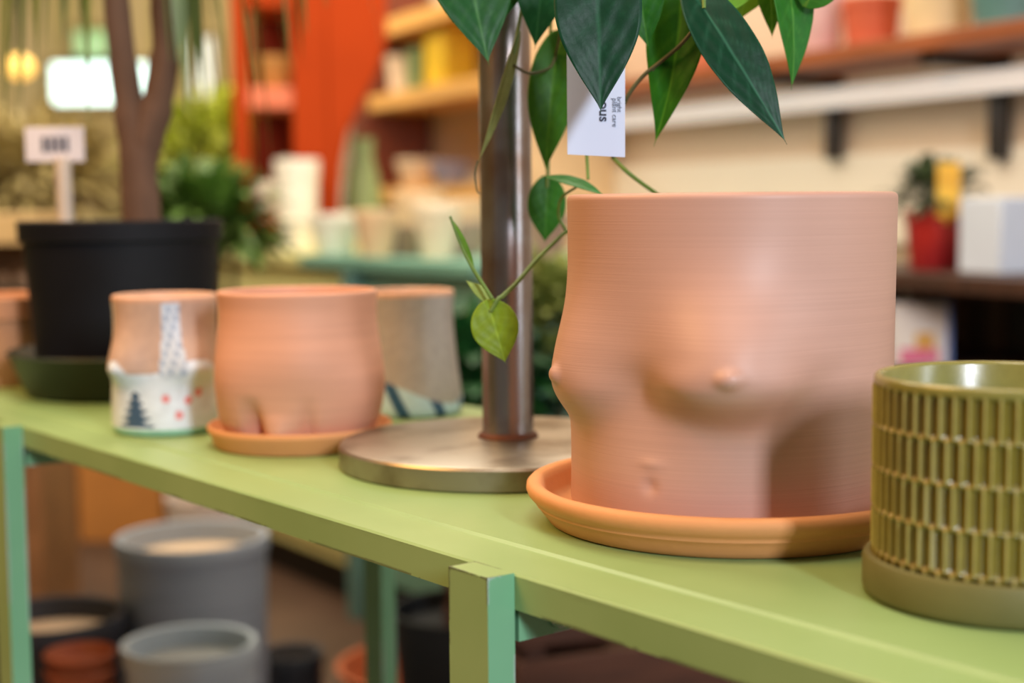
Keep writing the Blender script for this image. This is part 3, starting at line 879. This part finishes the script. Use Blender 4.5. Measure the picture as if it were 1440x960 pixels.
# ------------------------------------------------------------------ far wall shelves (centre)
m_pine = mat('yellow_pine', (232, 176, 98), .5, var=.1, scale=5, stretch=(1, 1, 6))
tt0, tt1 = WT(700, .2), WT(545, .2)
ps = empty('pine_shelf', W0, WANG, 'yellow pine wall shelf with pale boards and dark end panel', 'shelf')
def pc(name, t0, t1, n0, n1, z0, z1, m=m_pine): return MB().box(t0, t1, n0, n1, z0, z1).build(name, m, ps, bevel=.003)
z1_ = WZ(600, 122, .25); z2_ = WZ(600, 12, .25); z3_ = WZ(600, 262, .25)
for z in (z1_, z2_, z3_): pc('board', tt0-.3, tt1, .0215, .27, z-.055, z)
pc('side_panel', tt1+.002, tt1+.10, .0215, .30, .0, 2.0, mat('dark_red_brown_panel', (112, 52, 30), .5))
pc('side_panel', tt0-.42, tt0-.302, .0215, .30, .0, 2.0, mat('pale_pine', (226, 192, 146), .5))
def bx(name, c, w_, d_, h_, m, label, cat, rz=WANG, group=None, bev=.004):
    return tag(MB().box(-w_/2, w_/2, -d_/2, d_/2, 0, h_).build(name, m, loc=c, rz=rz, bevel=bev), label, cat, group)
bx('canister', on_wall(600, .16, z1_), .10, .10, .15, mat('sage_box', (120, 140, 92), .5), 'sage green box on the yellow pine shelf', 'box')
bx('canister', on_wall(636, .16, z1_), .17, .12, .19, mat('yellow_box', (226, 186, 40), .5), 'bright yellow box on the yellow pine shelf', 'box')
pot_lathe('pot', on_wall(570, .16, z1_), .05, .06, .14, mat('beige_pot', (226, 200, 170), .6), 'beige pot left of the sage box on the pine shelf', 'pot')
pot_lathe('bowl', on_wall(634, .16, z3_), .05, .07, .08, mat('blue_grey_bowl', (150, 156, 186), .5), 'blue-grey bowl low on the pine shelf', 'bowl')
pot_lathe('bowl', on_wall(590, .16, z3_), .06, .08, .10, mat('cream_bowl', (238, 214, 180), .5), 'cream bowl left of the blue-grey bowl on the pine shelf', 'bowl')

# ------------------------------------------------------------------ pale green counter
K0 = Vector((-.62, 3.72, 0)); K1 = Vector((-.37, 3.36, 0)); KD = (K1-K0).normalized(); KN = Vector((-KD.y, KD.x, 0))
KANG = math.atan2(KD.y, KD.x)
ct = empty('counter', K0, KANG, 'pale yellow-green painted counter cabinet behind the table', 'counter')
m_pale = mat('pale_green_paint', (212, 208, 140), .5, var=.05, scale=3)
m_teal = mat('teal_paint', (110, 158, 140), .5, var=.1, scale=4)
KH = .83
MB().box(-.45, .42, .03, .55, .10, KH-.031).build('body', m_pale, ct, bevel=.003)
MB().box(.422, .93, .03, .55, .10, KH-.031).build('side_body', m_teal, ct, bevel=.003)
MB().box(-.46, .20, 0, .57, KH-.03, KH).build('worktop', m_pale, ct, bevel=.004)
MB().box(.2005, .95, 0, .57, KH-.03, KH).build('worktop', m_teal, ct, bevel=.004)
MB().box(-.42, .92, .08, .5, 0, .099).build('plinth', mat('plinth_gap_shade', (20, 18, 18), .6), ct)  # black colour stands for the shadow gap under the cabinet
MB().box(.412, .455, .0, .028, .0, KH-.032).build('post', mat('blue_green_post', (98, 136, 128), .5), ct)
for i in range(3):
    MB().box(-.43+i*.275, -.165+i*.275, .018, .029, .14, KH-.06).build('door', m_pale, ct, bevel=.003)
def on_counter(px, py_, n):
    # point on the counter top n behind its front line at pixel column px
    r = ray(px, 380); k = r.x/r.y; a = K0+KN*n
    t = (k*a.y-a.x)/(KD.x-k*KD.y)
    p = a+KD*t; p.z = KH; return p
cer = [mat('cream_ceramic', (242, 224, 196), .35), mat('peach_ceramic', (236, 200, 160), .35), mat('white_ceramic', (246, 240, 226), .3), mat('taupe_ceramic', (176, 150, 130), .4)]
items = [(472, .10, .062, .095, 2, 'white glazed bowl at the left end of the counter'), (505, .26, .05, .10, 0, 'cream bowl behind the white one on the counter'),
         (530, .06, .05, .105, 1, 'peach cup next to the cream bowls on the counter'), (568, .15, .055, .07, 3, 'taupe bowl in the middle of the counter'),
         (590, .30, .06, .15, 1, 'tall peach pot at the back of the counter'), (615, .10, .05, .12, 0, 'cream cup right of the taupe bowl on the counter'),
         (650, .24, .055, .08, 3, 'taupe bowl nearest the steel pipe on the counter'), (655, .44, .06, .13, 1, 'peach pot behind the taupe bowl near the steel pipe'),
         (768, .2, .05, .10, 3, 'taupe pot on the counter between the steel pipe and the pink planter')]
for (px, n, r, h, ci, lab) in items:
    pot_lathe('ceramic_bowl', on_counter(px, 0, n), r*.7, r, h, cer[ci], lab, 'bowl', 'ceramics on the counter')

# ------------------------------------------------------------------ orange shelf unit
OY = 3.97
m_or = mat('orange_red_paint', (168, 58, 12), .8, spec=.15, var=.1, scale=4)
m_or2 = mat('dark_red_back', (110, 30, 10), .8, spec=.15, var=.2, scale=4)
def oz(py): return P(400, py, OY).z
def ox(px, py=200): return P(px, py, OY).x
oc = Vector((ox(390), OY+.15, 0))
ou = empty('orange_shelf_unit', oc, 0, 'orange-red painted wooden shelf unit with a curved side panel', 'shelf')
def ob(name, x0, x1, y0, y1, z0, z1, m=m_or, bevel=.004):
    return MB().box(x0-oc.x, x1-oc.x, y0-oc.y, y1-oc.y, z0, z1).build(name, m, ou, bevel=bevel)
ob('post', ox(328), ox(350), OY, OY+.04, KH, 2.0)
ob('post', ox(412), ox(462), OY, OY+.05, KH, 2.0)
ob('back_panel', ox(333), ox(455), OY+.26, OY+.28, KH, 2.0, m_or2)
ob('shelf', ox(340)+.01, ox(413), OY+.003, OY+.255, oz(152), oz(122), mat('salmon_shelf', (222, 120, 86), .5))
ob('shelf', ox(340)+.01, ox(413), OY+.003, OY+.255, oz(330), oz(308))
ob('shelf', ox(340)+.01, ox(413), OY+.003, OY+.255, oz(10), oz(-16))
poly = [(ox(463), oz(-260)), (ox(545), oz(-260)), (ox(545), oz(60)), (ox(532), oz(100)), (ox(508), oz(145)), (ox(488), oz(185)), (ox(478), oz(230)), (ox(474), oz(290)), (ox(474), KH), (ox(463), KH)]
MB().prism([(x-oc.x, z) for x, z in poly], -.15, -.12).build('curved_panel', m_or, ou, smooth=False)
def wp(px, py, Y): return P(px, py, Y)
for i, (px, r, h, zz) in enumerate(((378, .060, .10, 308), (402, .05, .12, 308))):
    pass
pot_lathe('white_pot', Vector((ox(372), OY+.09, oz(308))), .045, .055, .10, cer[2], 'wide white pot on the lower orange shelf', 'pot', 'white pots on the orange shelf')
pot_lathe('white_pot', Vector((ox(424), OY-.10, KH)), .048, .056, .235, cer[2], 'tall white pot standing in front of the orange post', 'pot', 'white pots on the orange shelf')
pot_lathe('white_pot', Vector((ox(402)+.0, OY+.20, oz(308)+.0)), .03, .04, .17, cer[0], 'slim cream vase on the lower orange shelf', 'vase', 'white pots on the orange shelf')
pot_lathe('green_pot', Vector((ox(375), OY+.12, oz(122))), .04, .055, .09, mat('ochre_pot', (190, 140, 70), .6), 'ochre pot on the upper orange shelf', 'pot')
# sage vase right of the unit
c = Vector((ox(508), OY-.02, 0)); c = on_counter(512, 0, .42)
vz = MB().lathe([(0, 0), (.04, 0), (.052, .05), (.055, .11), (.045, .19), (.03, .25), (.034, .30), (.030, .30), (.025, .25), (.04, .18), (.045, .06), (0, .008)], 48).build('vase', mat('sage_vase', (142, 158, 104), .5), loc=c, angle=40)
tag(vz, 'tall sage green vase on the counter right of the orange unit', 'vase')

# ------------------------------------------------------------------ plants behind the black pot
def floor_plant(px, Y, zpot, rp_, lab, m, seed, cz, R, n, lw, ll, pm):
    p = P(px, 300, Y); e = empty('floor_plant', (p.x, Y, 0), 0, lab, 'plant')
    MB().lathe([(0, 0), (rp_*.75, 0), (rp_*.78, .004), (rp_, zpot-.02), (rp_*1.04, zpot), (rp_*.97, zpot), (rp_*.95, zpot-.03), (0, zpot-.035)], 48).build('pot', pm, e)
    st = MB()
    for k in range(5):
        a = k*1.25; st.tube(bez([(.02*math.cos(a), .02*math.sin(a), zpot-.04), (.05*math.cos(a), .05*math.sin(a), (zpot+cz)/2), (R*.4*math.cos(a), R*.4*math.sin(a), cz)], 5), .006, 7)
    st.build('stem', m_bark, e)
    bush(e, (0, 0, cz), R, n, lw, ll, m, seed)
    return e
floor_plant(285, 2.9, .38, .085, 'bushy green plant in a white planter standing behind the black pot', mat('bushy_green', (84, 118, 46), .5, var=.4), 11, .88, .15, 420, .018, .085, mat('white_planter', (236, 222, 214), .5))
floor_plant(300, 4.4, .35, .17, 'light yellow-green plant far behind the black pot', mat('lime_green', (196, 206, 84), .5, var=.3), 12, 1.05, .26, 420, .02, .11, mat('grey_planter', (120, 120, 116), .6))
floor_plant(650, 2.35, .30, .12, 'dark green leafy plant behind the steel pipe', mat('deep_green', (26, 78, 32), .5, var=.4), 13, .62, .17, 520, .02, .08, mat('black_bin', (24, 28, 30), .6))
floor_plant(775, 2.5, .35, .10, 'mixed green plant seen between pipe and pink planter', mat('mixed_green', (122, 132, 62), .5, var=.4), 14, .74, .13, 300, .016, .06, mat('brown_planter', (84, 50, 36), .6))
floor_plant(60, 4.8, .35, .2, 'tan and olive bushy plant at the far left', mat('olive_leaf', (176, 158, 100), .5, var=.3), 15, .98, .30, 420, .02, .14, mat('grey_planter', (120, 120, 116), .6))
# beige box shelf far left behind
for i, (x0, y0, x1, y1, Y, col_, lab) in enumerate(((-60, 306, 34, 345, 3.2, (222, 190, 140), 'cream box on the brown rack at far left'), (-60, 352, 40, 392, 3.2, (120, 82, 54), 'brown box on the brown rack at far left'))):
    pass
rack = empty('wooden_rack', P(-20, 560, 3.2)*Vector((1, 1, 0)).length if False else Vector((P(-20, 560, 3.2).x, 3.2, 0)), 0, 'brown wooden rack at the far left behind the black pot', 'rack')
def rb(name, px0, px1, py0, py1, y0, y1, col_):
    a = P(px0, py1, 3.2); b = P(px1, py0, 3.2)
    return MB().box(a.x-rack.location.x, b.x-rack.location.x, y0, y1, a.z, b.z).build(name, col_, rack, bevel=.003)
mbr = mat('rack_brown', (150, 106, 70), .6, var=.2)
rb('shelf', -120, 46, 300, 345, 0, .3, mat('rack_cream', (222, 188, 134), .6))
rb('shelf', -120, 50, 410, 424, 0, .3, mat('rack_black', (40, 30, 22), .6))
rb('back_panel', -120, 44, 346, 409, .26, .3, mbr)
rb('drawer_front', -120, 48, 426, 540, .0, .3, mat('rack_peach', (198, 140, 100), .6))
a = P(-120, 541, 3.2); b = P(48, 541, 3.2)
MB().box(a.x-rack.location.x, b.x-rack.location.x, .02, .28, 0, a.z-.001).build('base', mbr, rack)
for px, lab in ((5, 'pale round ball on the far left rack'), (32, 'smaller pale round ball beside it on the rack, nearer the black pot')):
    p = P(px, 400, 3.3); zz = P(px, 410, 3.2).z
    r = .018
    o = MB().lathe([(0, 0), (r*.5, r*.13), (r*.87, r*.5), (r, r), (r*.87, r*1.5), (r*.5, r*1.87), (0, r*2)], 24).build('ball', cer[3], loc=(p.x, 3.3, zz), angle=80)
    tag(o, lab, 'ball')

# small warm lamp, far left
lp = P(28, 96, 4.0)
lmp = empty('wall_lamp', (lp.x, 4.0, lp.z), 0, 'small glowing amber globe lamp at upper left', 'lamp')
MB().lathe([(0, -.03), (.02, -.026), (.036, -.012), (.04, .004), (.034, .02), (.02, .032), (0, .036)], 32).build('globe', mat('amber_globe', (255, 210, 120), .3, emit=(255, 196, 96), estr=1.6), lmp)
MB().tube([(0, 0, .036), (0, 0, 1.7)], .004, 8).build('cord', m_blk, lmp)

# ------------------------------------------------------------------ things on the floor under the table
def G0(px, py): return G(px, py, 0)
def carton(px0, px1, pyb, h, lab, rgb, rz=0, d=.3):
    a = G0(px0, pyb); b = G0(px1, pyb); wd = (b-a).length
    e = empty('cardboard_box', ((a.x+b.x)/2, a.y+d/2, 0), rz, lab, 'box')
    m = mat('card_'+lab[:10], rgb, .8, var=.06)
    MB().box(-wd/2, wd/2, -d/2, d/2, 0, h).build('carton', m, e, bevel=.004)
    MB().box(-.025, .025, -d/2-.001, d/2, h-.0001, h+.001).build('tape', mat('packing_tape', (196, 150, 90), .3), e)
    return e
carton(112, 228, 762, .46, 'tall orange-brown cardboard box on the floor under the table', (206, 134, 62))
carton(40, 100, 745, .42, 'darker brown cardboard box left of the orange-brown one', (176, 108, 52), d=.25)
carton(250, 345, 750, .22, 'white carton right of the orange-brown cardboard box', (236, 222, 214), d=.25)

m_grey = mat('grey_pot_glaze', (158, 166, 178), .5, var=.12, scale=6, bump=.6, bscale=4, stretch=(1, 1, 40))
m_ltgrey = mat('light_grey_glaze', (176, 188, 198), .45, var=.12, scale=6, bump=.6, bscale=4, stretch=(1, 1, 40))
m_char = mat('charcoal_glaze', (48, 50, 58), .5, var=.15)
m_rust = mat('rust_clay', (150, 74, 40), .6, var=.15)
m_beige_in = mat('beige_inside', (220, 190, 158), .7, var=.05)
def tall(px, py, D, r, m, lab, inside=m_beige_in, fill=.034, taper=.9, ridges=True, name='tall_planter'):
    p = P(px, py, D); h_ = p.z
    o = empty(name, (p.x, D, 0), 0, lab, 'planter')
    pr = [(0, 0), (r*taper*.97, 0), (r*taper, .004)]
    n = int(h_/.007) if ridges else 12
    for i in range(1, n):
        z = .004+(h_-.03)*i/n
        pr.append((r*(taper+(1-taper)*(z/h_)**.5)+(.0009 if i % 2 else -.0009)*(1 if ridges else 0), z))
    pr += [(r*1.0, h_-.022), (r*1.035, h_-.020), (r*1.035, h_-.003), (r*1.025, h_), (r-.006, h_-.001), (r-.008, h_-.03), (r*taper-.008, h_-.10), (0, h_-.10)]
    MB().lathe(pr, 72).build('wall', m, o, angle=40)
    MB().lathe([(0, h_-fill), (r*.90, h_-fill+.002), (r*.90, h_-fill-.006), (0, h_-fill-.006)], 48).build('filling', inside, o)
tall(270, 752, 2.20, .110, m_grey, 'large ribbed grey planter with beige filling on the floor under the table')
tall(266, 902, 1.85, .083, m_ltgrey, 'pale grey-blue planter in front of the large grey one', inside=mat('grey_inside', (150, 152, 150), .6), fill=.03)
tall(75, 862, 2.08, .098, m_char, 'wide charcoal planter with beige filling beside the left mint leg', ridges=False)
tall(410, 915, 2.36, .050, m_char, 'small charcoal planter right of the grey planters', ridges=False)
# small clay saucers on an upturned clay pot
p = P(112, 912, 1.80); rr_ = .044
prof = [(0, 0), (rr_*.80, 0), (rr_*.97, .014), (rr_, .018), (rr_*.97, .020), (rr_*.93, .017), (rr_*.78, .004), (0, .004)]
zz = p.z-4*.021
t = MB().lathe([(0, 0), (rr_*.95, 0), (rr_*.95, .02), (rr_*.9, .022), (rr_*.86, zz-.002), (rr_*.84, zz), (0, zz)], 40).build('clay_pot', m_rust, loc=(p.x, 1.80, 0), angle=40)
tag(t, 'upturned rust-brown clay pot carrying small saucers beside the mint leg', 'pot')
sp = None
for i in range(4):
    if sp is None:
        sp = MB().lathe(prof, 40).build('clay_saucer', m_rust, angle=40); o = sp
    else:
        o = sp.copy(); COL.objects.link(o)
    o.location = (p.x, 1.80, zz+.0003+i*.0205)
    tag(o, ('lowest', 'second lowest', 'second highest', 'topmost')[i]+' rust-brown clay saucer in the small stack under the table', 'saucer', 'rust-brown saucers stacked under the table')
# rust mat and dark crate on the floor between the legs
cr_ = G0(592, 915)
mt = MB().lathe([(0, 0), (.13, 0), (.16, .10), (.165, .105), (.155, .105), (.13, .02), (0, .015)], 48).build('clay_bowl', mat('rust_orange_clay', (172, 92, 52), .7), loc=(G0(600, 1010).x, G0(600, 1010).y, 0), angle=40)
tag(mt, 'wide rust-orange clay bowl on the floor beyond the back leg', 'bowl')

# dark slatted crate on the floor, right of the front leg
ck = empty('wooden_crate', (.19, 2.25, 0), .35, 'dark brown slatted wooden crate on the floor beneath the right half of the table', 'crate')
m_ck = mat('crate_wood', (84, 50, 34), .7, var=.3, scale=8, stretch=(1, 6, 6))
for yy in (-.17, .155):
    for k in range(4): MB().box(-.26, .26, yy, yy+.014, .02+k*.105, .105+k*.105).build('slat', m_ck, ck, bevel=.002)
for xx in (-.26, .245):
    for k in range(4): MB().box(xx, xx+.015, -.1555, .1545, .02+k*.105, .105+k*.105).build('slat', m_ck, ck, bevel=.002)
for xx in (-.244, .214):
    for yy in (-.1555, .125): MB().box(xx, xx+.03, yy, yy+.03, 0, .42).build('corner_post', m_ck, ck)
MB().box(-.244, .244, -.125, .124, .006, .018).build('bottom', m_ck, ck)
